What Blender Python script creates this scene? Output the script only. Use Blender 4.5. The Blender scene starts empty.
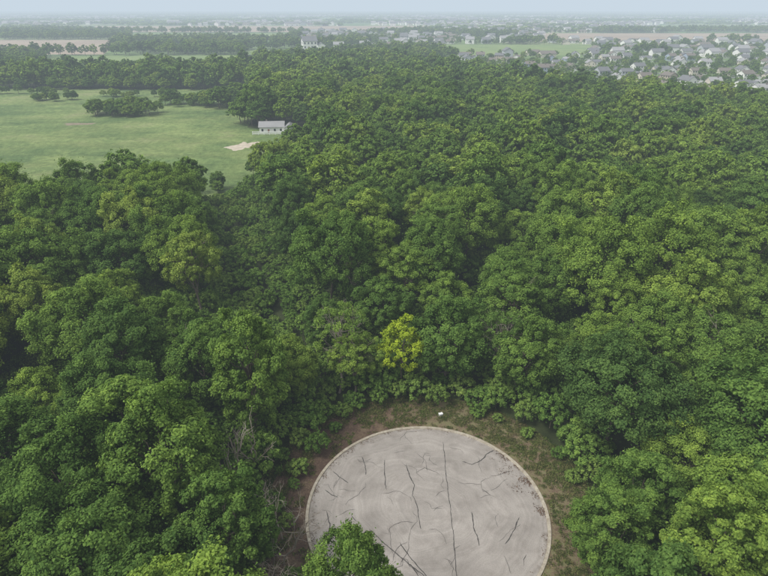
import bpy, math, random
import numpy as np
from mathutils import noise, Vector
random.seed(5); RNG=np.random.default_rng(5)
scene=bpy.context.scene
COL=scene.collection

# ---------------------------------------------------------------- helpers
def link(o): COL.objects.link(o); return o
def new_mat(name):
    m=bpy.data.materials.new(name); m.use_nodes=True
    nt=m.node_tree; nt.nodes.clear()
    out=nt.nodes.new('ShaderNodeOutputMaterial')
    return m,nt,out
def ramp(nt,stops,interp='LINEAR'):
    r=nt.nodes.new('ShaderNodeValToRGB'); r.color_ramp.interpolation=interp
    e=r.color_ramp.elements
    while len(e)<len(stops): e.new(0.5)
    for i,(p,c) in enumerate(stops):
        e[i].position=p; e[i].color=(c[0],c[1],c[2],1)
    return r
def noise_n(nt,vec,scale,detail=4,rough=.55):
    n=nt.nodes.new('ShaderNodeTexNoise'); n.inputs['Scale'].default_value=scale
    n.inputs['Detail'].default_value=detail; n.inputs['Roughness'].default_value=rough
    if vec is not None: nt.links.new(vec,n.inputs['Vector'])
    return n
def mixc(nt,fac,a,b,mode='MIX'):
    m=nt.nodes.new('ShaderNodeMix'); m.data_type='RGBA'; m.blend_type=mode
    for s,v in ((0,fac),(6,a),(7,b)):
        if isinstance(v,bpy.types.NodeSocket): nt.links.new(v,m.inputs[s])
        else: m.inputs[s].default_value=v if s==0 else (v[0],v[1],v[2],1)
    return m.outputs[2]
def math_n(nt,op,a,b=0.0):
    m=nt.nodes.new('ShaderNodeMath'); m.operation=op
    for i,v in enumerate((a,b)):
        if isinstance(v,bpy.types.NodeSocket): nt.links.new(v,m.inputs[i])
        else: m.inputs[i].default_value=v
    return m.outputs[0]
def principled(nt,out,col,rough=.9,spec=.2,bump=None,bstr=.3,bdist=.05):
    p=nt.nodes.new('ShaderNodeBsdfPrincipled')
    if isinstance(col,bpy.types.NodeSocket): nt.links.new(col,p.inputs['Base Color'])
    else: p.inputs['Base Color'].default_value=(col[0],col[1],col[2],1)
    p.inputs['Roughness'].default_value=rough; p.inputs['Specular IOR Level'].default_value=spec
    if bump is not None:
        b=nt.nodes.new('ShaderNodeBump'); b.inputs['Strength'].default_value=bstr; b.inputs['Distance'].default_value=bdist
        nt.links.new(bump,b.inputs['Height']); nt.links.new(b.outputs[0],p.inputs['Normal'])
    nt.links.new(p.outputs[0],out.inputs['Surface']); return p
def pos(nt): return nt.nodes.new('ShaderNodeNewGeometry').outputs['Position']

# ---------------------------------------------------------------- materials
def leaf_material(name,stops,trans=.28):
    m,nt,out=new_mat(name)
    a=nt.nodes.new('ShaderNodeAttribute'); a.attribute_name='tint'
    oi=nt.nodes.new('ShaderNodeObjectInfo')
    r=ramp(nt,stops); nt.links.new(oi.outputs['Random'],r.inputs[0])
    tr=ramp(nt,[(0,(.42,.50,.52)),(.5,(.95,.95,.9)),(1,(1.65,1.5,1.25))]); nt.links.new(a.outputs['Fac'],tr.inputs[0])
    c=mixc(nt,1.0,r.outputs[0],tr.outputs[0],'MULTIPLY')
    p=nt.nodes.new('ShaderNodeBsdfDiffuse'); nt.links.new(c,p.inputs['Color'])
    t=nt.nodes.new('ShaderNodeBsdfTranslucent')
    c2=mixc(nt,1.0,c,(1.25,1.25,.6),'MULTIPLY'); nt.links.new(c2,t.inputs['Color'])
    ms=nt.nodes.new('ShaderNodeMixShader'); ms.inputs[0].default_value=trans
    nt.links.new(p.outputs[0],ms.inputs[1]); nt.links.new(t.outputs[0],ms.inputs[2])
    nt.links.new(ms.outputs[0],out.inputs['Surface']); return m
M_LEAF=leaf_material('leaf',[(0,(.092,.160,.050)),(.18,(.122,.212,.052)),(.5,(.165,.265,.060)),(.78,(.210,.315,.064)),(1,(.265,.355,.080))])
M_LEAF_Y=leaf_material('leaf_yellow',[(0,(.32,.42,.04)),(1,(.34,.44,.045))])
M_SHRUB=leaf_material('leaf_shrub',[(0,(.13,.23,.055)),(.6,(.18,.29,.07)),(1,(.23,.33,.09))])
M_GRASS=leaf_material('grass_blade',[(0,(.12,.17,.05)),(.6,(.18,.20,.08)),(1,(.26,.22,.13))])
m,nt,out=new_mat('bark'); M_BARK=m
n=noise_n(nt,None,6); r=ramp(nt,[(.3,(.07,.056,.042)),(.7,(.2,.17,.135))]); nt.links.new(n.outputs[0],r.inputs[0]); principled(nt,out,r.outputs[0])
m,nt,out=new_mat('bare_wood'); M_DEAD=m
n=noise_n(nt,None,4); r=ramp(nt,[(.3,(.24,.20,.16)),(.7,(.44,.39,.32))]); nt.links.new(n.outputs[0],r.inputs[0]); principled(nt,out,r.outputs[0])

# ground
m,nt,out=new_mat('ground'); M_GROUND=m
P=pos(nt)
nf=noise_n(nt,P,.35,6); rf=ramp(nt,[(.35,(.024,.032,.012)),(.65,(.055,.07,.026))]); nt.links.new(nf.outputs[0],rf.inputs[0])
v=nt.nodes.new('ShaderNodeTexVoronoi'); v.distance='CHEBYCHEV'; v.inputs['Scale'].default_value=1/330
mp=nt.nodes.new('ShaderNodeMapping'); mp.inputs['Rotation'].default_value=(0,0,.15); nt.links.new(P,mp.inputs[0]); nt.links.new(mp.outputs[0],v.inputs['Vector'])
sx=nt.nodes.new('ShaderNodeSeparateColor'); nt.links.new(v.outputs['Color'],sx.inputs[0])
rv=ramp(nt,[(0,(.10,.17,.055)),(.35,(.14,.21,.07)),(.55,(.19,.24,.10)),(.75,(.28,.25,.17)),(.85,(.12,.18,.06))],'CONSTANT'); nt.links.new(sx.outputs[0],rv.inputs[0])
n2=noise_n(nt,P,.02,5); far=mixc(nt,.5,rv.outputs[0],n2.outputs[0],'OVERLAY')
sp=nt.nodes.new('ShaderNodeSeparateXYZ'); nt.links.new(P,sp.inputs[0])
mr=nt.nodes.new('ShaderNodeMapRange'); mr.inputs[1].default_value=380; mr.inputs[2].default_value=480; nt.links.new(sp.outputs[1],mr.inputs[0])
principled(nt,out,mixc(nt,mr.outputs[0],rf.outputs[0],far))

def field_mat(name,c1,c2,sc=.05,ov=.35,lo=.35,hi=.65):
    m,nt,out=new_mat(name); P=pos(nt)
    n=noise_n(nt,P,sc,9,.68); r=ramp(nt,[(lo,c1),(hi,c2)]); nt.links.new(n.outputs[0],r.inputs[0])
    n2=noise_n(nt,P,.9,4); c=mixc(nt,ov,r.outputs[0],n2.outputs[0],'OVERLAY')
    principled(nt,out,c,bump=n2.outputs[0],bstr=.6,bdist=.3); return m
# rough meadow: three tones, dry streaks and weedy patches
m,nt,out=new_mat('meadow_grass'); M_MEADOW=m; P=pos(nt)
n=noise_n(nt,P,.028,10,.72); r=ramp(nt,[(.36,(.082,.138,.044)),(.47,(.14,.20,.064)),(.56,(.19,.245,.082)),(.68,(.23,.24,.115))]); nt.links.new(n.outputs[0],r.inputs[0])
mp=nt.nodes.new('ShaderNodeMapping'); mp.inputs['Rotation'].default_value=(0,0,.5); mp.inputs['Scale'].default_value=(.02,.12,1); nt.links.new(P,mp.inputs[0])
n3=noise_n(nt,mp.outputs[0],1,6,.65); c=mixc(nt,.55,r.outputs[0],n3.outputs[0],'OVERLAY')
n2=noise_n(nt,P,.45,6,.75); c=mixc(nt,.85,c,n2.outputs[0],'OVERLAY')
principled(nt,out,c,bump=n2.outputs[0],bstr=1,bdist=.8)
M_GREENF=field_mat('green_field',(.13,.20,.07),(.20,.26,.09),.02)
M_TAN=field_mat('ploughed_soil',(.27,.215,.16),(.35,.285,.21),.01)
M_LAWN=field_mat('lawn',(.10,.17,.05),(.16,.23,.08),.04)
M_GRAVEL=field_mat('gravel',(.36,.31,.24),(.52,.46,.37),.4)
M_SOIL=field_mat('bare_soil',(.18,.16,.10),(.27,.22,.16),.3)
M_STREET=field_mat('street_asphalt',(.20,.20,.20),(.28,.28,.28),.3)

# pavement
CX,CY,CR=4.6,41.8,12.6
m,nt,out=new_mat('worn_pavement'); M_PAVE=m
P=pos(nt)
vs=nt.nodes.new('ShaderNodeVectorMath'); vs.operation='SUBTRACT'; nt.links.new(P,vs.inputs[0]); vs.inputs[1].default_value=(CX,CY,0)
ln=nt.nodes.new('ShaderNodeVectorMath'); ln.operation='LENGTH'; nt.links.new(vs.outputs[0],ln.inputs[0])
warp=noise_n(nt,P,.12,2)
rr=math_n(nt,'ADD',ln.outputs['Value'],math_n(nt,'MULTIPLY',warp.outputs[0],7.0))
cb=nt.nodes.new('ShaderNodeCombineXYZ'); nt.links.new(rr,cb.inputs[0])
nr=noise_n(nt,cb.outputs[0],1.7,5,.7)
nb=noise_n(nt,P,.22,6,.6); ng=noise_n(nt,P,14,3,.7)
base=ramp(nt,[(.3,(.25,.228,.205)),(.7,(.37,.34,.308))]); nt.links.new(nb.outputs[0],base.inputs[0])
c=mixc(nt,.42,base.outputs[0],nr.outputs[0],'OVERLAY')
c=mixc(nt,.45,c,ng.outputs[0],'OVERLAY')
nst=noise_n(nt,P,.55,5,.65); rs=ramp(nt,[(.50,(0,0,0)),(.72,(1,1,1))]); nt.links.new(nst.outputs[0],rs.inputs[0])
c=mixc(nt,math_n(nt,'MULTIPLY',rs.outputs[0],.45),c,(.17,.15,.13))
er=nt.nodes.new('ShaderNodeMapRange'); er.inputs[1].default_value=11.6; er.inputs[2].default_value=12.6; nt.links.new(ln.outputs['Value'],er.inputs[0])
ne=noise_n(nt,P,1.3,5,.7); re=ramp(nt,[(.45,(0,0,0)),(.65,(1,1,1))]); nt.links.new(ne.outputs[0],re.inputs[0])
c=mixc(nt,math_n(nt,'MULTIPLY',math_n(nt,'MULTIPLY',er.outputs[0],re.outputs[0]),.6),c,(.15,.12,.09))
principled(nt,out,c,rough=.9,bump=ng.outputs[0],bstr=.3,bdist=.01)
m,nt,out=new_mat('kerb_concrete'); M_KERB=m
n=noise_n(nt,pos(nt),2.2,6,.7); r=ramp(nt,[(.3,(.24,.20,.15)),(.65,(.45,.41,.33))]); nt.links.new(n.outputs[0],r.inputs[0]); principled(nt,out,r.outputs[0])
m,nt,out=new_mat('tar'); M_TAR=m; principled(nt,out,(.065,.06,.056),rough=.7,spec=.2)
m,nt,out=new_mat('verge_soil'); M_VERGE=m
P=pos(nt); n1=noise_n(nt,P,.5,8,.72); n2=noise_n(nt,P,5,5,.75)
sp=nt.nodes.new('ShaderNodeSeparateXYZ'); nt.links.new(P,sp.inputs[0])
mx=nt.nodes.new('ShaderNodeMapRange'); mx.inputs[1].default_value=-4; mx.inputs[2].default_value=6; mx.inputs[3].default_value=-.13; mx.inputs[4].default_value=.03; nt.links.new(sp.outputs[0],mx.inputs[0])
f=math_n(nt,'ADD',math_n(nt,'ADD',math_n(nt,'MULTIPLY',n1.outputs[0],.7),math_n(nt,'ADD',mx.outputs[0],.15)),math_n(nt,'MULTIPLY',math_n(nt,'SUBTRACT',n2.outputs[0],.5),.55))
r=ramp(nt,[(.34,(.085,.055,.04)),(.45,(.15,.105,.07)),(.55,(.18,.15,.085)),(.70,(.14,.175,.065))]); nt.links.new(f,r.inputs[0])
principled(nt,out,r.outputs[0],bump=n2.outputs[0],bstr=.8,bdist=.1)
m,nt,out=new_mat('leaf_litter'); M_LITTER=m
a=nt.nodes.new('ShaderNodeAttribute'); a.attribute_name='tint'; r=ramp(nt,[(0,(.06,.04,.028)),(1,(.20,.13,.085))]); nt.links.new(a.outputs['Fac'],r.inputs[0]); principled(nt,out,r.outputs[0])
def flat(name,c,rough=.8,spec=.3):
    m,nt,out=new_mat(name); n=noise_n(nt,None,3,4)
    r=ramp(nt,[(.2,tuple(x*.85 for x in c)),(.8,tuple(min(1,x*1.1) for x in c))]); nt.links.new(n.outputs[0],r.inputs[0])
    principled(nt,out,r.outputs[0],rough,spec); return m
M_WHITE=flat('white_paint',(.78,.78,.76)); M_GLASS=flat('window_glass',(.03,.035,.045),.15,.6)
M_DOOR=flat('door_paint',(.25,.12,.08)); M_METAL=flat('grey_metal',(.35,.36,.37),.5)
WALLS=[flat('siding_white',(.76,.75,.72)),flat('siding_cream',(.60,.55,.46)),flat('siding_grey',(.42,.44,.46)),flat('siding_tan',(.40,.34,.27)),flat('siding_blue',(.33,.39,.47))]
ROOFS=[flat('shingle_grey',(.15,.155,.16)),flat('shingle_brown',(.165,.145,.125)),flat('shingle_light',(.28,.28,.28))]

# ---------------------------------------------------------------- mesh building
def build_mesh(name,V,Q,mi,tint,mats):
    me=bpy.data.meshes.new(name)
    nv=len(V); nq=len(Q)
    me.vertices.add(nv); me.vertices.foreach_set('co',np.asarray(V,np.float32).ravel())
    me.loops.add(nq*4); me.loops.foreach_set('vertex_index',np.asarray(Q,np.int32).ravel())
    me.polygons.add(nq); me.polygons.foreach_set('loop_start',np.arange(0,nq*4,4,dtype=np.int32))
    for m in mats: me.materials.append(m)
    me.polygons.foreach_set('material_index',np.asarray(mi,np.int32))
    a=me.attributes.new('tint','FLOAT','FACE'); a.data.foreach_set('value',np.asarray(tint,np.float32))
    me.update(calc_edges=True); return me
def norm(a): return a/np.maximum(np.linalg.norm(a,axis=-1,keepdims=True),1e-6)
def leaf_quads(rng,C,N,size,aspect=.62):
    n=len(C); N=norm(N); R=rng.normal(size=(n,3)); U=norm(np.cross(N,R)); W=np.cross(N,U)
    L=(size*rng.uniform(.65,1.35,n)*.5)[:,None]
    bend=N*L*.25
    V=np.stack([C-U*L,C+W*L*aspect+bend,C+U*L,C-W*L*aspect+bend],1).reshape(-1,3)
    return V,np.arange(n*4).reshape(-1,4)
class Tubes:
    def __init__(s): s.V=[];s.Q=[]
    def add(s,pts,rad,k=6):
        pts=np.array(pts,float); b=len(s.V)
        for i,p in enumerate(pts):
            d=pts[min(i+1,len(pts)-1)]-pts[max(i-1,0)]; d=d/(np.linalg.norm(d)+1e-9)
            a=np.cross(d,[.3,1,.1]); a/=np.linalg.norm(a)+1e-9; c=np.cross(d,a)
            for j in range(k):
                t=2*math.pi*j/k; s.V.append(p+rad[i]*(math.cos(t)*a+math.sin(t)*c))
        for i in range(len(pts)-1):
            for j in range(k):
                s.Q.append([b+i*k+j,b+i*k+(j+1)%k,b+(i+1)*k+(j+1)%k,b+(i+1)*k+j])
def bent(p0,p1,rng,n=4,w=.08):
    p0=np.array(p0,float);p1=np.array(p1,float);L=np.linalg.norm(p1-p0)
    return [p0+(p1-p0)*t+(rng.normal(size=3)*L*w if 0<i<n-1 else 0) for i,t in enumerate(np.linspace(0,1,n))]
def make_tree(name,seed,R=4.7,H=14.5,base=4.0,nl=38,ns=7,nleaf=130,leaf=.34,low=-.5,trunk=.24,leafmat=None,lump=.33,limbs=14,infill=.10,twigs=False):
    rng=np.random.default_rng(seed); T=Tubes()
    Rz=(H-base)/2; zc=base+Rz
    lean=rng.normal(size=2)*.5
    ph=rng.uniform(0,6.28,4)
    k=np.arange(nl)+.5; z=1-(1-low)*k/nl; th=k*2.39996+rng.uniform(0,6)
    z=np.clip(z+rng.normal(size=nl)*.08,-1,1); s=np.sqrt(1-z*z)
    D=np.stack([s*np.cos(th),s*np.sin(th),z],1); D=norm(D+rng.normal(size=(nl,3))*.12)
    az=np.arctan2(D[:,1],D[:,0])
    env=1+.11*np.sin(2*az+ph[0])+.08*np.sin(3*az+ph[1]+2*D[:,2])+.05*np.sin(5*az+ph[2])
    f=rng.uniform(.62,.84,nl)*env
    LC=D*f[:,None]*np.array([R,R,Rz])+np.array([lean[0],lean[1],zc])
    LR=R*rng.uniform(lump*.65,lump*1.22,nl)
    top=np.array([lean[0],lean[1],zc+Rz*.4])
    tp=bent([0,0,-.3],top,rng,6,.025); T.add(tp,np.linspace(trunk,trunk*.3,6),7)
    for i in rng.permutation(nl)[:limbs]:
        t=rng.uniform(.3,.85); a=np.array(tp[1])+(np.array(tp[-1])-np.array(tp[1]))*t
        if a[2]>LC[i][2]: a=np.array([a[0]*.5,a[1]*.5,max(base*.5,LC[i][2]-R*.5)])
        b=bent(a,LC[i],rng,4,.07); T.add(b,np.linspace(trunk*.45,trunk*.1,4),5)
        if twigs:
            for q in range(5):
                e=LC[i]+norm(rng.normal(size=3)+D[i])*LR[i]*1.25
                T.add(bent(b[2+q%2],e,rng,4,.08),[trunk*.14,trunk*.1,trunk*.07,trunk*.04],4)
    SD=norm(D[:,None,:]*.65+rng.normal(size=(nl,ns,3))*.72+np.array([0,0,.3]))
    SC=LC[:,None,:]+SD*LR[:,None,None]*np.array([1,1,.9])*rng.uniform(.72,1.0,(nl,ns,1))
    SR=(LR[:,None]*rng.uniform(.22,.42,(nl,ns)))
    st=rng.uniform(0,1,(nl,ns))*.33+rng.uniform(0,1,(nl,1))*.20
    if nleaf>0:
        off=norm(rng.normal(size=(nl,ns,nleaf,3)))*(rng.uniform(.3,1.25,(nl,ns,nleaf,1)))*np.array([1,1,.85])
        LP=SC[:,:,None,:]+off*SR[:,:,None,None]
        N=SD[:,:,None,:]*.65+np.array([0,0,.3])+rng.normal(size=LP.shape)*.42+off*.4
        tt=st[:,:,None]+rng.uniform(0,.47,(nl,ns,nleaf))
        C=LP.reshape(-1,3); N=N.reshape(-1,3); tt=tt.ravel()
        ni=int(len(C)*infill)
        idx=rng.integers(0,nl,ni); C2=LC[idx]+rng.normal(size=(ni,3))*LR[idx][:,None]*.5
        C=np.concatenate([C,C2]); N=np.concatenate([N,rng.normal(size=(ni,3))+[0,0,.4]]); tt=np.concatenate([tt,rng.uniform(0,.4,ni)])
        keep=C[:,2]>.05; C=C[keep];N=N[keep];tt=tt[keep]
        LV,LQ=leaf_quads(rng,C,N,leaf)
    else: LV=np.zeros((0,3)); LQ=np.zeros((0,4),int); tt=np.zeros(0)
    TV=np.array(T.V); TQ=np.array(T.Q)
    V=np.concatenate([TV,LV]); Q=np.concatenate([TQ,LQ+len(TV)])
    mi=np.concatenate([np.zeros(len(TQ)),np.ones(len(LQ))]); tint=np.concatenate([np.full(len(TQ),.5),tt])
    return build_mesh(name,V,Q,mi,tint,[M_BARK,leafmat or M_LEAF])

def dead_mesh(name,seed,H,spread,trunk=.2,levels=4,upright=.6,mat=None):
    rng=np.random.default_rng(seed); T=Tubes()
    def grow(p,d,L,r,l):
        e=p+d*L; T.add(bent(p,e,rng,4,.05),np.linspace(r,r*.6,4),5 if l<2 else 4)
        if l>=levels: return
        for i in range(3 if l else 4):
            nd=norm(d*upright+rng.normal(size=3)*spread+np.array([0,0,.15]))
            st=p+d*L*(rng.uniform(.45,1) if l else rng.uniform(.35,1))
            grow(st,nd,L*rng.uniform(.5,.75),r*.55,l+1)
    grow(np.zeros(3)-np.array([0,0,.2]),norm(np.array([rng.normal()*.1,rng.normal()*.1,1.])),H*.45,trunk,0)
    Q=np.array(T.Q); return build_mesh(name,np.array(T.V),Q,np.zeros(len(Q)),np.full(len(Q),.5),[mat or M_DEAD])

NEAR=[('oak_tree',make_tree('oak_crown_a',11,R=5.6,H=15,base=3.2,nl=52,nleaf=160,leaf=.25,lump=.31)),
      ('oak_tree',make_tree('oak_crown_b',12,R=5.3,H=14,base=3.0,nl=46,lump=.33,nleaf=165,leaf=.25)),
      ('maple_tree',make_tree('maple_crown_a',13,R=4.4,H=15.5,base=3.0,nl=46,lump=.32,nleaf=150,leaf=.24)),
      ('maple_tree',make_tree('maple_crown_b',14,R=4.9,H=14.2,base=2.2,nl=56,lump=.28,low=-.75,nleaf=140,leaf=.25)),
      ('ash_tree',make_tree('ash_crown',15,R=4.6,H=16,base=4.5,nl=40,lump=.28,nleaf=100,leaf=.25,twigs=True,infill=.05)),
      ('hickory_tree',make_tree('hickory_crown',16,R=4.0,H=14.8,base=2.2,nl=56,lump=.26,low=-.8,nleaf=120,leaf=.24))]
MID=[make_tree('mid_tree_%d'%i,30+i,R=r,H=h,base=b,nl=40,ns=7,nleaf=38,leaf=.54,limbs=5,lump=.29)
     for i,(r,h,b) in enumerate([(5.6,15,3),(5.2,14,2.5),(4.6,15.5,3),(5.0,14.4,2.2)])]
FAR=[make_tree('far_tree_%d'%i,50+i,R=r,H=h,base=b,nl=20,ns=5,nleaf=14,leaf=1.3,limbs=3,lump=.36)
     for i,(r,h,b) in enumerate([(5.6,14,1.2),(5.2,13,1.0),(4.8,15,1.2)])]
SHRUB=[make_tree('shrub_%d'%i,70+i,R=r,H=h,base=.1,nl=20,ns=5,nleaf=40,leaf=.22,low=-.2,trunk=.05,limbs=6,leafmat=M_SHRUB,lump=.36)
     for i,(r,h) in enumerate([(1.7,2.6),(1.4,2.0),(2.0,3.4)])]
GROVE=[]
for i in range(2):
    rng=np.random.default_rng(90+i); Vs=[];Qs=[];tt=[];b=0
    for k in range(14):
        cx,cy=rng.uniform(-28,28),rng.uniform(-11,11); R=rng.uniform(4.5,6.5); H=rng.uniform(9,14); n=110
        d=norm(rng.normal(size=(n,3))); d[:,2]=np.abs(d[:,2])*1.0-.15
        C=np.array([cx,cy,H*.5])+d*np.array([R,R,H*.5])*rng.uniform(.8,1.05,(n,1))
        V,Q=leaf_quads(rng,C,d+rng.normal(size=(n,3))*.4+[0,0,.3],3.0,.8); Vs.append(V);Qs.append(Q+b);b+=len(V);tt.append(rng.uniform(0,.9,n))
    Qa=np.concatenate(Qs); GROVE.append(build_mesh('grove_%d'%i,np.concatenate(Vs),Qa,np.zeros(len(Qa)),np.concatenate(tt),[M_LEAF]))

# ---------------------------------------------------------------- layout regions
MEADOW=[(-85,116),(-64,134),(-46,150),(-34,180),(-28,212),(-27,245),(-62,254),(-66,300),(-89,385),(-240,392),(-460,380),(-460,150),(-200,118)]
FIELDS={'ploughed_field':([(-900,700),(-330,700),(-455,1037),(-1200,1037)],M_TAN),
        'hay_field':([(-300,500),(-110,530),(-150,690),(-380,680)],M_GREENF),
        'hay_field.001':([(70,690),(250,690),(310,900),(90,900)],M_GREENF),
        'ploughed_field.001':([(250,980),(760,980),(1050,1330),(350,1330)],M_TAN),
        'ploughed_field.002':([(-700,1400),(100,1400),(200,1900),(-900,1900)],M_TAN),
        'hay_field.002':([(-420,1000),(-160,1000),(-200,1330),(-560,1330)],M_GREENF),
        'hay_field.003':([(-150,640),(-75,640),(-90,780),(-180,780)],M_GREENF),
        'hay_field.004':([(700,1500),(1500,1500),(1700,2000),(800,2000)],M_GREENF)}
def inpoly(x,y,P):
    c=False;n=len(P)
    for i in range(n):
        x1,y1=P[i];x2,y2=P[(i+1)%n]
        if (y1>y)!=(y2>y) and x<(x2-x1)*(y-y1)/(y2-y1)+x1: c=not c
    return c
def yend(x): return float(np.interp(x,[-600,-300,-150,-60,0,60,110,160,210,300],[425,430,455,540,560,450,350,295,255,215]))
def nz(x,y,s,o=0): return noise.noise(Vector((x/s+o,y/s-o,o*.7)))
def darts(n,xf,y0,y1,dmin,ok,seed):
    rg=random.Random(seed); grid={}; res=[]
    for _ in range(n):
        y=math.sqrt(rg.uniform((y0+60)**2,(y1+60)**2))-60; w=xf(y); x=rg.uniform(-w,w)
        dm=dmin*(1+.18*nz(x,y,30,3))
        k=(int(x//dmin),int(y//dmin)); good=True
        for i in range(-2,3):
            for j in range(-2,3):
                for (a,b) in grid.get((k[0]+i,k[1]+j),()):
                    if (a-x)**2+(b-y)**2<dm*dm: good=False;break
                if not good:break
            if not good:break
        if good and ok(x,y): grid.setdefault(k,[]).append((x,y)); res.append((x,y))
    return res
TRAIL=[(-17.5,66),(-23,86),(-29.5,106),(-36.5,132),(-46,165)]
def in_gap(x,y,w=1.0):
    for i in range(len(TRAIL)-1):
        (x1,y1),(x2,y2)=TRAIL[i],TRAIL[i+1]; dx,dy=x2-x1,y2-y1; t=max(0,min(1,((x-x1)*dx+(y-y1)*dy)/(dx*dx+dy*dy)))
        if math.hypot(x-x1-t*dx,y-y1-t*dy)<((7.4,9.4,10.4,9.0)[i]+1.3*nz(x,y,12,5))*w: return True
    return False
SPECIAL=[(-2.9,26.5),(2.5,64.0),(-6.3,64.5),(-16.6,45.5),(16.5,66)]
def ok_near(x,y):
    if inpoly(x,y,MEADOW) or y>yend(x): return False
    d=math.hypot(x-CX,y-CY)
    if d<CR+(6.2 if x<CX+6 else 5.0): return False
    if y<36 and -10<x<17.6: return False
    if in_gap(x,y): return False
    return all(math.hypot(x-a,y-b)>4.2 for a,b in SPECIAL)
pts=darts(70000,lambda y:.78*max(y,0)+32,-12,600,7.3,ok_near,3)
near=[p for p in pts if p[1]<125]; mid=[p for p in pts if 125<=p[1]<330]; far0=[p for p in pts if p[1]>=330]
rg=random.Random(8)
def tscale(x,y):
    return rg.uniform(.78,1.28)*(1+.14*nz(x,y,45,1))
for x,y in near:
    nm,me=NEAR[rg.choices(range(6),weights=[5,5,4,4,1.4,3])[0]]
    d=math.hypot(x-CX,y-CY)
    if d<CR+10 and rg.random()<.7: nm,me=NEAR[rg.choice([3,5])]
    o=bpy.data.objects.new(nm,me); link(o)
    s=tscale(x,y)
    if d<CR+8: s=min(s,.95)
    if y<75 and in_gap(x,y,1.5): s=min(s,.72)
    o.location=(x,y,0); o.rotation_euler=(rg.gauss(0,.05),rg.gauss(0,.05),rg.uniform(0,6.28)); o.scale=(s*rg.uniform(.92,1.08),s*rg.uniform(.92,1.08),s*rg.uniform(.84,1.08))
def put(nm,me,x,y,s,rz=0,tilt=(0,0)):
    o=bpy.data.objects.new(nm,me); link(o); o.location=(x,y,0); o.scale=s if isinstance(s,tuple) else (s,)*3; o.rotation_euler=(tilt[0],tilt[1],rz); return o
put('maple_tree',NEAR[3][1],-2.9,26.5,(.74,.74,1.04),1.)
me_y=make_tree('yellow_crown',81,R=2.9,H=11,base=3.0,nl=26,ns=7,nleaf=46,leaf=.27,lump=.36,leafmat=M_LEAF_Y,trunk=.12,infill=.02)
put('yellow_leaved_sapling',me_y,2.3,61.6,1.05)
me_s=make_tree('thin_ash',82,R=3.6,H=14,base=4,nl=26,ns=6,nleaf=34,leaf=.25,trunk=.2,infill=.02,twigs=True,limbs=22); me_s.materials[0]=M_DEAD
put('sparse_ash_tree',me_s,-6.3,61.8,1.0,.6)
put('sparse_ash_tree',me_s,16.5,63.5,.9,2.6)
D1=dead_mesh('dead_limbs',5,15,.30,.17,3,.9); D2=dead_mesh('dead_brush',6,6,.8,.085,4,.5)
put('dead_tree',D1,-16.0,43,.95,.4,(0,.10)); put('dead_tree',D1,-15.0,45.5,.8,2.4,(-.06,-.1)); put('dead_tree',D1,-27,60,1.05,1.0)
put('dead_tree',D1,43,58,1.1,4.0,(0,-.1)); put('dead_tree',D1,-6,84,1.2,3)
put('dead_shrub',D2,-9.6,35,1.25,0,(0,.3)); put('dead_shrub',D2,-10.3,38.0,1.1,2,(.1,.3)); put('dead_shrub',D2,-9.0,31.5,1.2,4,(0,.2)); put('dead_shrub',D2,-10.0,33,1.25,5,(.2,.2))

# ---------------------------------------------------------------- instancing
def instancer(name,meshes,rows):
    c=bpy.data.collections.new(name+'_sources')
    for i,me in enumerate(meshes):
        o=bpy.data.objects.new('%s_%02d'%(name,i),me); c.objects.link(o)
    rows=np.array(rows,float); me=bpy.data.meshes.new(name); me.vertices.add(len(rows)); me.vertices.foreach_set('co',rows[:,:3].astype(np.float32).ravel())
    a=me.attributes.new('rot','FLOAT_VECTOR','POINT'); R=np.zeros((len(rows),3),np.float32); R[:,2]=rows[:,3]; a.data.foreach_set('vector',R.ravel())
    a=me.attributes.new('scl','FLOAT_VECTOR','POINT'); a.data.foreach_set('vector',rows[:,4:7].astype(np.float32).ravel())
    a=me.attributes.new('idx','INT','POINT'); a.data.foreach_set('value',rows[:,7].astype(np.int32))
    ob=link(bpy.data.objects.new(name,me))
    g=bpy.data.node_groups.new(name+'_gn','GeometryNodeTree')
    g.interface.new_socket('Geometry',in_out='INPUT',socket_type='NodeSocketGeometry'); g.interface.new_socket('Geometry',in_out='OUTPUT',socket_type='NodeSocketGeometry')
    N=g.nodes; gi=N.new('NodeGroupInput'); go=N.new('NodeGroupOutput')
    ci=N.new('GeometryNodeCollectionInfo'); ci.inputs['Collection'].default_value=c; ci.inputs['Separate Children'].default_value=True; ci.inputs['Reset Children'].default_value=True
    ip=N.new('GeometryNodeInstanceOnPoints'); ip.inputs['Pick Instance'].default_value=True
    def na(nm,t):
        q=N.new('GeometryNodeInputNamedAttribute'); q.data_type=t; q.inputs['Name'].default_value=nm
        return [s for s in q.outputs if s.enabled and s.name=='Attribute'][0]
    er=N.new('FunctionNodeEulerToRotation'); L=g.links
    L.new(gi.outputs[0],ip.inputs['Points']); L.new(ci.outputs[0],ip.inputs['Instance']); L.new(na('idx','INT'),ip.inputs['Instance Index'])
    L.new(na('rot','FLOAT_VECTOR'),er.inputs[0]); L.new(er.outputs[0],ip.inputs['Rotation']); L.new(na('scl','FLOAT_VECTOR'),ip.inputs['Scale']); L.new(ip.outputs[0],go.inputs[0])
    md=ob.modifiers.new('scatter','NODES'); md.node_group=g; return ob
def rows_for(ptsl,nm,smin=.78,smax=1.26):
    out=[]
    for x,y in ptsl:
        s=rg.uniform(smin,smax)*(1+.14*nz(x,y,45,1))
        if -62<x<-24 and 150<y<250: s=min(s,.85)
        out.append((x,y,0,rg.uniform(0,6.28),s*rg.uniform(.9,1.1),s*rg.uniform(.9,1.1),s*rg.uniform(.84,1.06),rg.randrange(nm)))
    return out
instancer('forest_canopy',MID,rows_for(mid,len(MID)))
ug=[]
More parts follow.
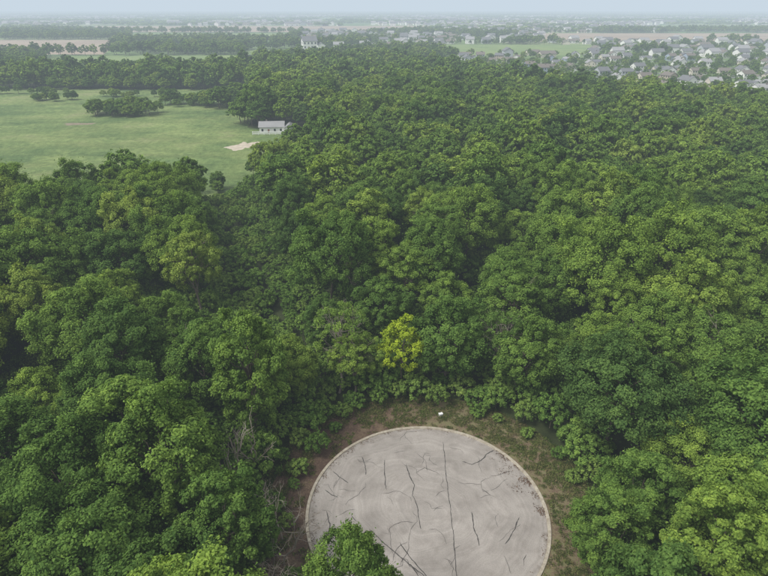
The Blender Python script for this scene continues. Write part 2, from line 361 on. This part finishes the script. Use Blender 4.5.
def vis_edge(x,y):
    d=math.hypot(x-CX,y-CY)
    if inpoly(x,y,MEADOW): return False
    lim=CR+4.2+1.2*nz(x,y,6,2)-(1.6 if x<-4 else 0)
    if d<lim: return False
    if y<32 and -1<x<15: return False
    if d>CR+13 and not in_gap(x,y,1.3): return rg.random()<.45
    return True
up=darts(26000,lambda y:.75*max(y,0)+20,8,170,2.3,vis_edge,21)
for x,y in up:
    s=rg.uniform(.7,1.5)
    if in_gap(x,y,1.1): s*=rg.uniform(.75,1.0)
    d=math.hypot(x-CX,y-CY)
    if d<CR+6.5: s=rg.uniform(.35,.9)
    ug.append((x,y,-.1,rg.uniform(0,6.28),s,s,s*rg.uniform(.8,1.3),rg.randrange(3)))
instancer('undergrowth',SHRUB,ug)

bush=[]
def clump(cx,cy,rx,ry,n,s0,s1):
    for _ in range(n):
        a=rg.uniform(0,6.28); q=math.sqrt(rg.random()); s=rg.uniform(s0,s1)
        bush.append((cx+rx*q*math.cos(a),cy+ry*q*math.sin(a),-.8,rg.uniform(0,6.28),s*1.2,s*1.2,s*.9,rg.randrange(4)))
clump(-133,290,19,10,24,.3,.7); clump(-108,318,19,9,18,.3,.68); clump(-196,338,13,6,12,.3,.5)
clump(-150,352,34,5,12,.28,.5); clump(-104,126,9,5,9,.5,.8); clump(-240,392,70,7,34,.45,.75); clump(-150,388,60,6,30,.45,.75)
clump(-62,268,9,8,10,.6,.9); clump(-84,322,12,18,16,.45,.95); clump(-215,366,30,5,9,.3,.5)
EDGE=[(-120,119),(-85,119),(-64,137),(-47,155),(-37,180)]
for i in range(len(EDGE)-1):
    for _ in range(9):
        t=rg.random(); s=rg.uniform(.18,.45); bush.append((EDGE[i][0]+(EDGE[i+1][0]-EDGE[i][0])*t+rg.gauss(-3,3),EDGE[i][1]+(EDGE[i+1][1]-EDGE[i][1])*t+rg.gauss(3,3),-.5,rg.uniform(0,6.28),s*1.2,s*1.2,s,rg.randrange(4)))
instancer('meadow_bushes',MID,bush)

# ---------------------------------------------------------------- town
T1=lambda x,y: x>80 and y>yend(x)+14 and y<690
HM={}
def box(bm_v,bm_f,x0,x1,y0,y1,z0,z1):
    b=len(bm_v); bm_v+= [(x0,y0,z0),(x1,y0,z0),(x1,y1,z0),(x0,y1,z0),(x0,y0,z1),(x1,y0,z1),(x1,y1,z1),(x0,y1,z1)]
    bm_f+= [tuple(b+i for i in f) for f in ((0,3,2,1),(4,5,6,7),(0,1,5,4),(1,2,6,5),(2,3,7,6),(3,0,4,7))]
def mk(name,v,f,mats,mi=None):
    me=bpy.data.meshes.new(name); me.from_pydata(v,[],f)
    for m in mats: me.materials.append(m)
    if mi: me.polygons.foreach_set('material_index',mi)
    me.update(); return me
def gable(v,f,x0,x1,y0,y1,z,rise,ov=.5,th=.25,axis='x'):
    b=len(v)
    if axis=='x':
        ym=(y0+y1)/2; A=[(x0-ov,y0-ov,z-.15),(x1+ov,y0-ov,z-.15),(x1+ov,ym,z+rise),(x0-ov,ym,z+rise),(x0-ov,y1+ov,z-.15),(x1+ov,y1+ov,z-.15)]
    else:
        xm=(x0+x1)/2; A=[(x0-ov,y0-ov,z-.15),(x0-ov,y1+ov,z-.15),(xm,y1+ov,z+rise),(xm,y0-ov,z+rise),(x1+ov,y0-ov,z-.15),(x1+ov,y1+ov,z-.15)]
    v+=A; v+=[(a[0],a[1],a[2]+th) for a in A]
    for q in ((0,1,2,3),(3,2,5,4),(6,9,8,7),(9,10,11,8),(0,3,9,6),(3,4,10,9),(1,7,8,2),(2,8,11,5),(0,6,7,1),(4,5,11,10)): f.append(tuple(b+i for i in q))
def gable_wall(v,f,x0,x1,y0,y1,z,rise,axis='x'):
    b=len(v)
    if axis=='x':
        ym=(y0+y1)/2; v+=[(x0,y0,z),(x0,y1,z),(x0,ym,z+rise-.1),(x1,y0,z),(x1,y1,z),(x1,ym,z+rise-.1)]
    else:
        xm=(x0+x1)/2; v+=[(x0,y0,z),(x1,y0,z),(xm,y0,z+rise-.1),(x0,y1,z),(x1,y1,z),(xm,y1,z+rise-.1)]
    f+=[(b,b+1,b+2),(b+3,b+4,b+5)]
def house_parts(var):
    if var in HM: return HM[var]
    w,d,h,r=[(12,9,5.6,2.8),(14,9,3.2,2.4),(11,10,5.8,3.2)][var]
    P={}
    v=[];f=[]; box(v,f,-w/2,w/2,-d/2,d/2,0,h); gable_wall(v,f,-w/2,w/2,-d/2,d/2,h,r)
    box(v,f,w/2+.01,w/2+6,-d/2-1.5,d/2-2,0,2.9); gable_wall(v,f,w/2+.01,w/2+6,-d/2-1.5,d/2-2,2.9,1.8,'y'); P['walls']=(v,f)
    v=[];f=[]; gable(v,f,-w/2,w/2,-d/2,d/2,h,r); gable(v,f,w/2+.6,w/2+6,-d/2-1.5,d/2-2,2.9,1.8,.45,.2,'y'); P['roof']=(v,f)
    v=[];f=[]
    for fl in range(2 if h>5 else 1):
        for i in range(4):
            if fl==0 and i==1: continue
            x=-w/2+w*(i+.5)/4; z=.9+fl*2.8
            box(v,f,x-.55,x+.55,-d/2-.05,-d/2+.05,z,z+1.4); box(v,f,x-.55,x+.55,d/2-.05,d/2+.05,z,z+1.4)
        for y in (-d/4,d/4): box(v,f,-w/2-.05,-w/2+.05,y-.5,y+.5,.9+fl*2.8,2.3+fl*2.8)
    P['windows']=(v,f)
    v=[];f=[]; x=-w/2+w*1.5/4; box(v,f,x-.5,x+.5,-d/2-.06,-d/2+.04,0,2.1); P['door']=(v,f)
    v=[];f=[]; box(v,f,w/2+.8,w/2+5.3,-d/2-1.57,-d/2-1.47,0,2.3); P['garage_door']=(v,f)
    v=[];f=[]; box(v,f,-w/4,-w/4+.9,.6,1.4,h,h+r+.9); P['chimney']=(v,f)
    HM[var]={k:mk('house_'+k+str(var),a,b,[M_WHITE]) for k,(a,b) in P.items()}; return HM[var]
def add_house(x,y,rz,var,wm,rm,s=1.0,name='suburban_house'):
    e=link(bpy.data.objects.new(name,None)); e.location=(x,y,0); e.rotation_euler=(0,0,rz); e.scale=(s,)*3
    mats={'walls':wm,'roof':rm,'windows':M_GLASS,'door':M_DOOR,'garage_door':M_WHITE,'chimney':ROOFS[1]}
    for k,me in house_parts(var).items():
        o=link(bpy.data.objects.new(k,me)); o.parent=e; o.material_slots[0].link='OBJECT'; o.material_slots[0].material=mats[k]
hp=[]; streets=[]
for row in range(11):
    y0=285+row*36; streets.append(y0-16)
    x=84
    while x<500:
        yy=y0+.12*(x-200)+rg.uniform(-4,4)
        if T1(x,yy) and x<.74*yy+12 and rg.random()<.74 and nz(x,yy,60,17)>-.28: hp.append((x,yy))
        x+=rg.uniform(18,25)
for x,y in hp: add_house(x,y,rg.choice([0,math.pi,1.57])+.12+rg.gauss(0,.15),rg.randrange(3),rg.choices(WALLS,[9,3,2,1,1])[0],rg.choice(ROOFS),rg.uniform(.70,.84))
add_house(-100,800,.3,2,WALLS[0],ROOFS[0],1.7,'farmhouse'); add_house(-60,790,.1,0,WALLS[0],ROOFS[2],1.1,'farmhouse')
TOWN=[]
for i in range(6):
    v=[];f=[];mi=[]
    w,d,h,r=[(13,9,5.6,3),(15,9,3.4,2.4),(11,10,5.6,3)][i%3]
    box(v,f,-w/2,w/2,-d/2,d/2,0,h); gable_wall(v,f,-w/2,w/2,-d/2,d/2,h,r); mi+= [0]*len(f)
    gable(v,f,-w/2,w/2,-d/2,d/2,h,r); mi+=[1]*(len(f)-len(mi))
    n0=len(f)
    for q in range(3):
        xx=-w/2+w*(q+.5)/3; box(v,f,xx-.6,xx+.6,-d/2-.05,-d/2+.05,1,2.4)
    mi+=[2]*(len(f)-n0)
    TOWN.append(mk('town_house_%d'%i,v,f,[WALLS[[0,1,0,2,0,0][i]],ROOFS[i%3],M_GLASS],mi))
def fieldhit(x,y): return any(inpoly(x,y,p) for p,_ in FIELDS.values())
def town_zone(x,y):
    u=x/y
    if T1(x,y): return 1
    if -.14<u<.45 and 740<y<2200: return .68+1.4*nz(x,y,150,6)
    if u>.3 and 640<y<980: return .55+nz(x,y,120,7)
    if 1500<y<5000: return .15+1.3*nz(x,y,450,8)
    return -.5+1.1*nz(x,y,300,9)
tr=[]
for x,y in darts(32000,lambda y:.76*y,650,4200,26,lambda x,y: not fieldhit(x,y) and town_zone(x,y)>.35 and math.hypot(x+100,y-790)>60,31):
    s=rg.uniform(.85,1.2)*(1.2 if y>1800 else 1); tr.append((x,y,0,.12+rg.choice([0,1.57,3.14])+rg.gauss(0,.15),s,s,s,rg.randrange(6)))
for _ in range(16):
    y=rg.uniform(1600,5000); x=rg.uniform(-.5,.7)*y
    if fieldhit(x,y): continue
    tr.append((x,y,0,rg.uniform(-.2,.3),3.5,3,1.4,rg.choice([0,2])))
instancer('distant_town',TOWN,tr)
# ---------------------------------------------------------------- far trees
def hidef(x,y):
    return any(inpoly(x*(y+110)/y,y+110,p) for k,(p,_) in FIELDS.items() if k in('ploughed_field','hay_field','hay_field.001','ploughed_field.001'))
def ok_far(x,y):
    if y<yend(x) or inpoly(x,y,MEADOW) or fieldhit(x,y): return False
    if any((a-x)**2+(b-y)**2<85 for a,b in hp): return False
    if abs(x+95)<45 and 660<y<800: return False
    if hidef(x,y) and rg.random()<.75: return False
    if T1(x,y): return rg.random()<(.5 if nz(x,y,60,17)>-.25 else .9)
    t=town_zone(x,y)
    if t>.35: return rg.random()<.42
    if y<700: return nz(x,y,90,12)>-.2
    return nz(x,y*1.6,170,12)>.0 or rg.random()<.07
farp=darts(70000,lambda y:.78*y+20,200,1500,8.2,ok_far,41)
rows=rows_for(far0,3)
for x,y in farp:
    s=rg.uniform(.6,1.05)*(.52 if (T1(x,y) or town_zone(x,y)>.35) else 1); rows.append((x,y,0,rg.uniform(0,6.28),s*1.15,s*1.15,s*.95,rg.randrange(3)))
instancer('distant_trees',FAR,rows)
gr=[]
for x,y in darts(22000,lambda y:.8*y,1450,9000,44,lambda x,y: not fieldhit(x,y) and (nz(x,y*2.0,420,15)>-.04 or rg.random()<.18),43):
    s=rg.uniform(.7,1.1)*(1+max(0,y-3000)/6000); gr.append((x,y,0,rg.gauss(.1,.25)+(1.57 if rg.random()<.2 else 0),s*1.4,s,s*.75,rg.randrange(2)))
instancer('distant_woodland',GROVE,gr)

# ---------------------------------------------------------------- ground sheets
def sheet(name,poly,z,mat):
    me=mk(name,[(x,y,z) for x,y in poly],[tuple(range(len(poly)))],[mat]); o=link(bpy.data.objects.new(name,me))
    if me.polygons[0].normal.z<0: me.flip_normals()
    return o
def blob(name,cx,cy,rx,ry,rz,z,mat,seed,amp=.45):
    P=[]
    for i in range(56):
        a=2*math.pi*i/56; q=1+amp*noise.noise(Vector((math.cos(a)*1.6,math.sin(a)*1.6,seed)))+amp*.5*noise.noise(Vector((math.cos(a)*5,math.sin(a)*5,seed)))
        u,w_=rx*q*math.cos(a),ry*q*math.sin(a); P.append((cx+u*math.cos(rz)-w_*math.sin(rz),cy+u*math.sin(rz)+w_*math.cos(rz)))
    return sheet(name,P,z,mat)
S=24000
sheet('ground',[(-S,-S),(S,-S),(S,S),(-S,S)],0,M_GROUND)
sheet('meadow',MEADOW,.006,M_MEADOW)
for k,(p,mt) in FIELDS.items(): sheet(k,p,.02,mt)
sheet('lawn',[(78,440),(104,360),(146,305),(195,260),(300,205),(520,220),(560,700),(78,700)],.006,M_LAWN)
for i,y0 in enumerate(streets):
    x0=100 if y0>350 else 195
    sheet('street',[(x0,y0-3+.12*(x0-200)),(520,y0-3+.12*320),(520,y0+3+.12*320),(x0,y0+3+.12*(x0-200))],.012,M_STREET)
blob('gravel_yard',-55,218,5.6,7.0,-.5,.012,M_GRAVEL,3.3,.8)
blob('bare_soil_patch',-143,263,8,2.4,.1,.012,M_SOIL,8.1,.9)

vv=[];ff=[];n=160
for i in range(n):
    a=2*math.pi*i/n; ro=CR+5.2+1.0*noise.noise(Vector((math.cos(a)*2,math.sin(a)*2,3)))+.5*noise.noise(Vector((math.cos(a)*7,math.sin(a)*7,5)))+(1.2 if math.sin(a)>.5 else 0)
    vv+=[(CX+(CR+.2)*math.cos(a),CY+(CR+.2)*math.sin(a),.006),(CX+ro*math.cos(a),CY+ro*math.sin(a),.006)]
for i in range(n):
    j=(i+1)%n; ff.append((2*i,2*i+1,2*j+1,2*j))
link(bpy.data.objects.new('grass_verge',mk('grass_verge',vv,ff,[M_VERGE])))
RX0,RX1=2.6,11.4
sheet('cul_de_sac_pavement',[(CX+(CR)*math.cos(2*math.pi*i/128),CY+CR*math.sin(2*math.pi*i/128)) for i in range(128)],.014,M_PAVE)
sheet('road',[(RX0,-150),(RX1,-150),(RX1,31),(RX0,31)],.010,M_PAVE)
def sweep(path,name,w=.38,h=.13):
    v=[];f=[]
    prof=[(0,0.0),(0.05,h),(w-.03,h+.01),(w,0.0)]
    for i,(x,y) in enumerate(path):
        x1,y1=path[max(i-1,0)];x2,y2=path[min(i+1,len(path)-1)]; dx,dy=x2-x1,y2-y1;L=math.hypot(dx,dy); nx,ny=dy/L,-dx/L
        for o,z in prof: v.append((x+nx*o,y+ny*o,z))
    k=len(prof)
    for i in range(len(path)-1):
        for j in range(k-1): f.append((i*k+j,i*k+j+1,(i+1)*k+j+1,(i+1)*k+j))
    return mk(name,v,f,[M_KERB])
aR=math.atan2(31-CY+0.5,RX1-CX); aL=math.atan2(31-CY+.5,RX0-CX)
a0=aR; a1=aL+2*math.pi
path=[(RX1,-150),(RX1,20),(RX1,29)]+[(CX+CR*math.cos(a0+(a1-a0)*i/110),CY+CR*math.sin(a0+(a1-a0)*i/110)) for i in range(111)]+[(RX0,29),(RX0,20),(RX0,-150)]
link(bpy.data.objects.new('kerb',sweep(path,'kerb')))
cr=[[(7.3,52.0),(7.25,49),(7.2,46),(7.15,40),(6.9,34),(6.8,26)],
 [(2.6,48.3),(2.9,46.8),(3.4,45.1),(3.2,43.6),(3.6,42.1),(3.8,39.2)],[(.1,49),(.05,47),(.25,44.4)],[(-2.65,49.5),(-2.2,48),(-2.1,46.6)],
 [(-5.9,47.2),(-5,46.1),(-4,45.4)],[(-6.6,44.4),(-5.8,43.7),(-5.0,43.4)],[(9.3,48.7),(10.4,48.3),(11.6,48.8),(12.4,49.9),(13.4,50.6)],
 [(9.4,41.4),(9.3,39.5),(9.6,37.2)],[(14.3,40.7),(13.6,39.3),(12.2,37.4)],[(-1.5,39.2),(.1,37.4),(2.0,35.6),(4.2,33.6)],[(1.6,37.6),(2.6,35.9),(4.6,33.2)],[(-6.2,41.5),(-5.6,39.6),(-5.8,38)],
 [(2.6,35.2),(3.3,33.8),(3.3,32)],[(-3.5,41),(-2.9,40.2)],[(11,44.5),(11.8,43.6)]]
v=[];f=[]
def strip(path,w,z):
    P=[]
    for i in range(len(path)-1):
        (x1,y1),(x2,y2)=path[i],path[i+1]; L=math.hypot(x2-x1,y2-y1); k=max(2,int(L/.25))
        for q in range(k): t=q/k; P.append((x1+(x2-x1)*t,y1+(y2-y1)*t))
    P.append(path[-1]); b=len(v)
    for i,(x,y) in enumerate(P):
        x1,y1=P[max(i-1,0)];x2,y2=P[min(i+1,len(P)-1)];dx,dy=x2-x1,y2-y1;L=math.hypot(dx,dy)+1e-9;nx,ny=-dy/L,dx/L
        ww=w*(.45+1.1*abs(noise.noise(Vector((x*1.7,y*1.7,z*9)))))*(1 if 0<i<len(P)-1 else .3); o=.12*noise.noise(Vector((x*.9,y*.9,2)))+.07*noise.noise(Vector((x*4,y*4,5)))
        v.append((x+nx*(o-ww),y+ny*(o-ww),z));v.append((x+nx*(o+ww),y+ny*(o+ww),z))
    for i in range(len(P)-1): f.append((b+2*i,b+2*i+1,b+2*i+3,b+2*i+2))
for i,c in enumerate(cr): strip(c,.066 if i else .055,.018+.0006*i)
rc=random.Random(12)
for i in range(55):
    a=rc.uniform(0,6.28);q=CR*math.sqrt(rc.random())*.9;x,y=CX+q*math.cos(a),CY+q*math.sin(a);d=rc.uniform(0,6.28);p=[(x,y)]
    for k in range(rc.randint(2,6)):
        d+=rc.gauss(0,.6); x+=.7*math.cos(d);y+=.7*math.sin(d)
        if math.hypot(x-CX,y-CY)<CR-.4:p.append((x,y))
    if len(p)>1: strip(p,.02,.0285+.0004*i)
link(bpy.data.objects.new('tar_crack_seals',mk('tar_crack_seals',v,f,[M_TAR])))
rng=np.random.default_rng(77); C=[]
for (a0,a1,n,r0,r1) in ((-.1,.85,1900,11.5,12.6),(.9,2.0,200,12.1,12.6),(2.0,3.9,900,11.9,12.6),(-.9,-.2,200,12.0,12.6)):
    k=0
    while k<n:
        a=rng.uniform(a0,a1); r=r1-(r1-r0)*abs(rng.normal())*.5
        x,y=CX+r*math.cos(a),CY+r*math.sin(a)
        if noise.noise(Vector((x*.8,y*.8,7)))+.05>rng.uniform(-.05,.5): C.append((x,y,.05+rng.uniform(0,.03)))
        k+=1
for (x,y) in ((14.2,47.0),(15.0,44.6)):
    for _ in range(50): C.append((x+rng.normal()*.5,y+rng.normal()*.35,.05))
C=np.array(C); N=np.array([0,0,1.])+rng.normal(size=C.shape)*.15
V,Q=leaf_quads(rng,C,N,.12); link(bpy.data.objects.new('leaf_litter',build_mesh('leaf_litter',V,Q,np.zeros(len(Q)),rng.uniform(0,1,len(Q)),[M_LITTER])))
tm=[]
for i in range(2):
    rng=np.random.default_rng(200+i); n=34; C=np.zeros((n,3)); C[:,:2]=rng.normal(size=(n,2))*.16; C[:,2]=rng.uniform(.05,.2,n)
    V,Q=leaf_quads(rng,C,norm(rng.normal(size=(n,3))*[1,1,.7]),.3,.22); tm.append(build_mesh('tuft_%d'%i,V,Q,np.zeros(n),rng.uniform(0,1,n),[M_GRASS]))
tr=[]
for _ in range(12000):
    a=rg.uniform(0,6.28); r=CR+.5+rg.uniform(0,1)**.8*6; x,y=CX+r*math.cos(a),CY+r*math.sin(a)
    if y<33 and RX0-.6<x<RX1+.6: continue
    g=noise.noise(Vector((x*.6,y*.6,4)))*.7+(-.25 if x<-2 else -.02)+.06*(r-CR)
    if g<rg.uniform(-.25,.4): continue
    s=rg.uniform(.4,1.0); tr.append((x,y,0,rg.uniform(0,6.28),s,s,s*.8,rg.randrange(2)))
instancer('verge_grass',tm,tr)

e=link(bpy.data.objects.new('utility_pedestal',None)); e.location=(7.5,57.0,0); e.rotation_euler=(0,0,.3)
def part(nm,boxes,mat,par):
    v=[];f=[]
    for b in boxes: box(v,f,*b)
    o=link(bpy.data.objects.new(nm,mk(nm,v,f,[mat]))); o.parent=par
    md=o.modifiers.new('bevel','BEVEL'); md.width=.02; md.segments=2; return o
part('concrete_pad',[(-.4,.4,-.3,.3,0,.06)],M_KERB,e); part('cabinet',[(-.24,.24,-.16,.16,.063,.32)],M_WHITE,e); part('lid',[(-.28,.28,-.2,.2,.323,.37)],M_WHITE,e); part('hasp',[(-.04,.04,-.19,-.162,.2,.3)],M_METAL,e)
e=link(bpy.data.objects.new('board_fence',None)); e.location=(-56,238,0); e.rotation_euler=(0,0,.05)
part('posts',[(i*2.4-.1,i*2.4+.1,-.09,.09,0,1.5) for i in range(8)],M_WHITE,e); part('rails',[(-.1,16.9,-.14,-.092,z,z+.25) for z in (.3,.75,1.2)],M_WHITE,e)
add_house(-49,246,.1,1,WALLS[0],ROOFS[2],.75,'white_shed')

# ---------------------------------------------------------------- haze (thin homogeneous layer of air; added glow stands in for scattered skylight)
m,nt,out=new_mat('haze')
ab=nt.nodes.new('ShaderNodeVolumeAbsorption'); em=nt.nodes.new('ShaderNodeEmission')
SIG=.00040; ab.inputs['Color'].default_value=(0,0,0,1); ab.inputs['Density'].default_value=SIG
em.inputs['Color'].default_value=(.59,.69,.78,1); em.inputs['Strength'].default_value=SIG*1.0
ad=nt.nodes.new('ShaderNodeAddShader'); nt.links.new(ab.outputs[0],ad.inputs[0]); nt.links.new(em.outputs[0],ad.inputs[1]); nt.links.new(ad.outputs[0],out.inputs['Volume'])
v=[];f=[]; box(v,f,-20000,20000,-20000,20000,-30,330)
link(bpy.data.objects.new('haze',mk('haze',v,f,[m])))

# ---------------------------------------------------------------- light
EL,AZ=math.radians(56),math.radians(-115)
w=bpy.data.worlds.new('World'); scene.world=w; w.use_nodes=True; nt=w.node_tree; bg=nt.nodes['Background']
sky=nt.nodes.new('ShaderNodeTexSky'); sky.sky_type='NISHITA'; sky.sun_disc=False; sky.sun_elevation=EL; sky.sun_rotation=AZ; sky.dust_density=4; sky.air_density=1.0; sky.altitude=200
hs=nt.nodes.new('ShaderNodeHueSaturation'); hs.inputs['Saturation'].default_value=.12; hs.inputs['Value'].default_value=1.45
nt.links.new(sky.outputs[0],hs.inputs['Color']); nt.links.new(hs.outputs[0],bg.inputs['Color']); bg.inputs['Strength'].default_value=.15
sd=bpy.data.lights.new('sun','SUN'); sd.energy=2.1; sd.angle=math.radians(16); sd.color=(1,.96,.9)
so=link(bpy.data.objects.new('sun',sd)); d=Vector((math.sin(AZ)*math.cos(EL),math.cos(AZ)*math.cos(EL),math.sin(EL)))
so.rotation_euler=d.to_track_quat('Z','Y').to_euler(); so.location=(0,0,200)
# ---------------------------------------------------------------- camera
cd=bpy.data.cameras.new('camera'); co=link(bpy.data.objects.new('camera',cd)); co.location=(0,0,48); co.rotation_euler=(math.radians(63),0,0)
cd.sensor_width=36; cd.lens=36*548/768; cd.clip_start=.5; cd.clip_end=60000; scene.camera=co
scene.view_settings.view_transform='Standard'; scene.view_settings.look='None'; scene.view_settings.exposure=0
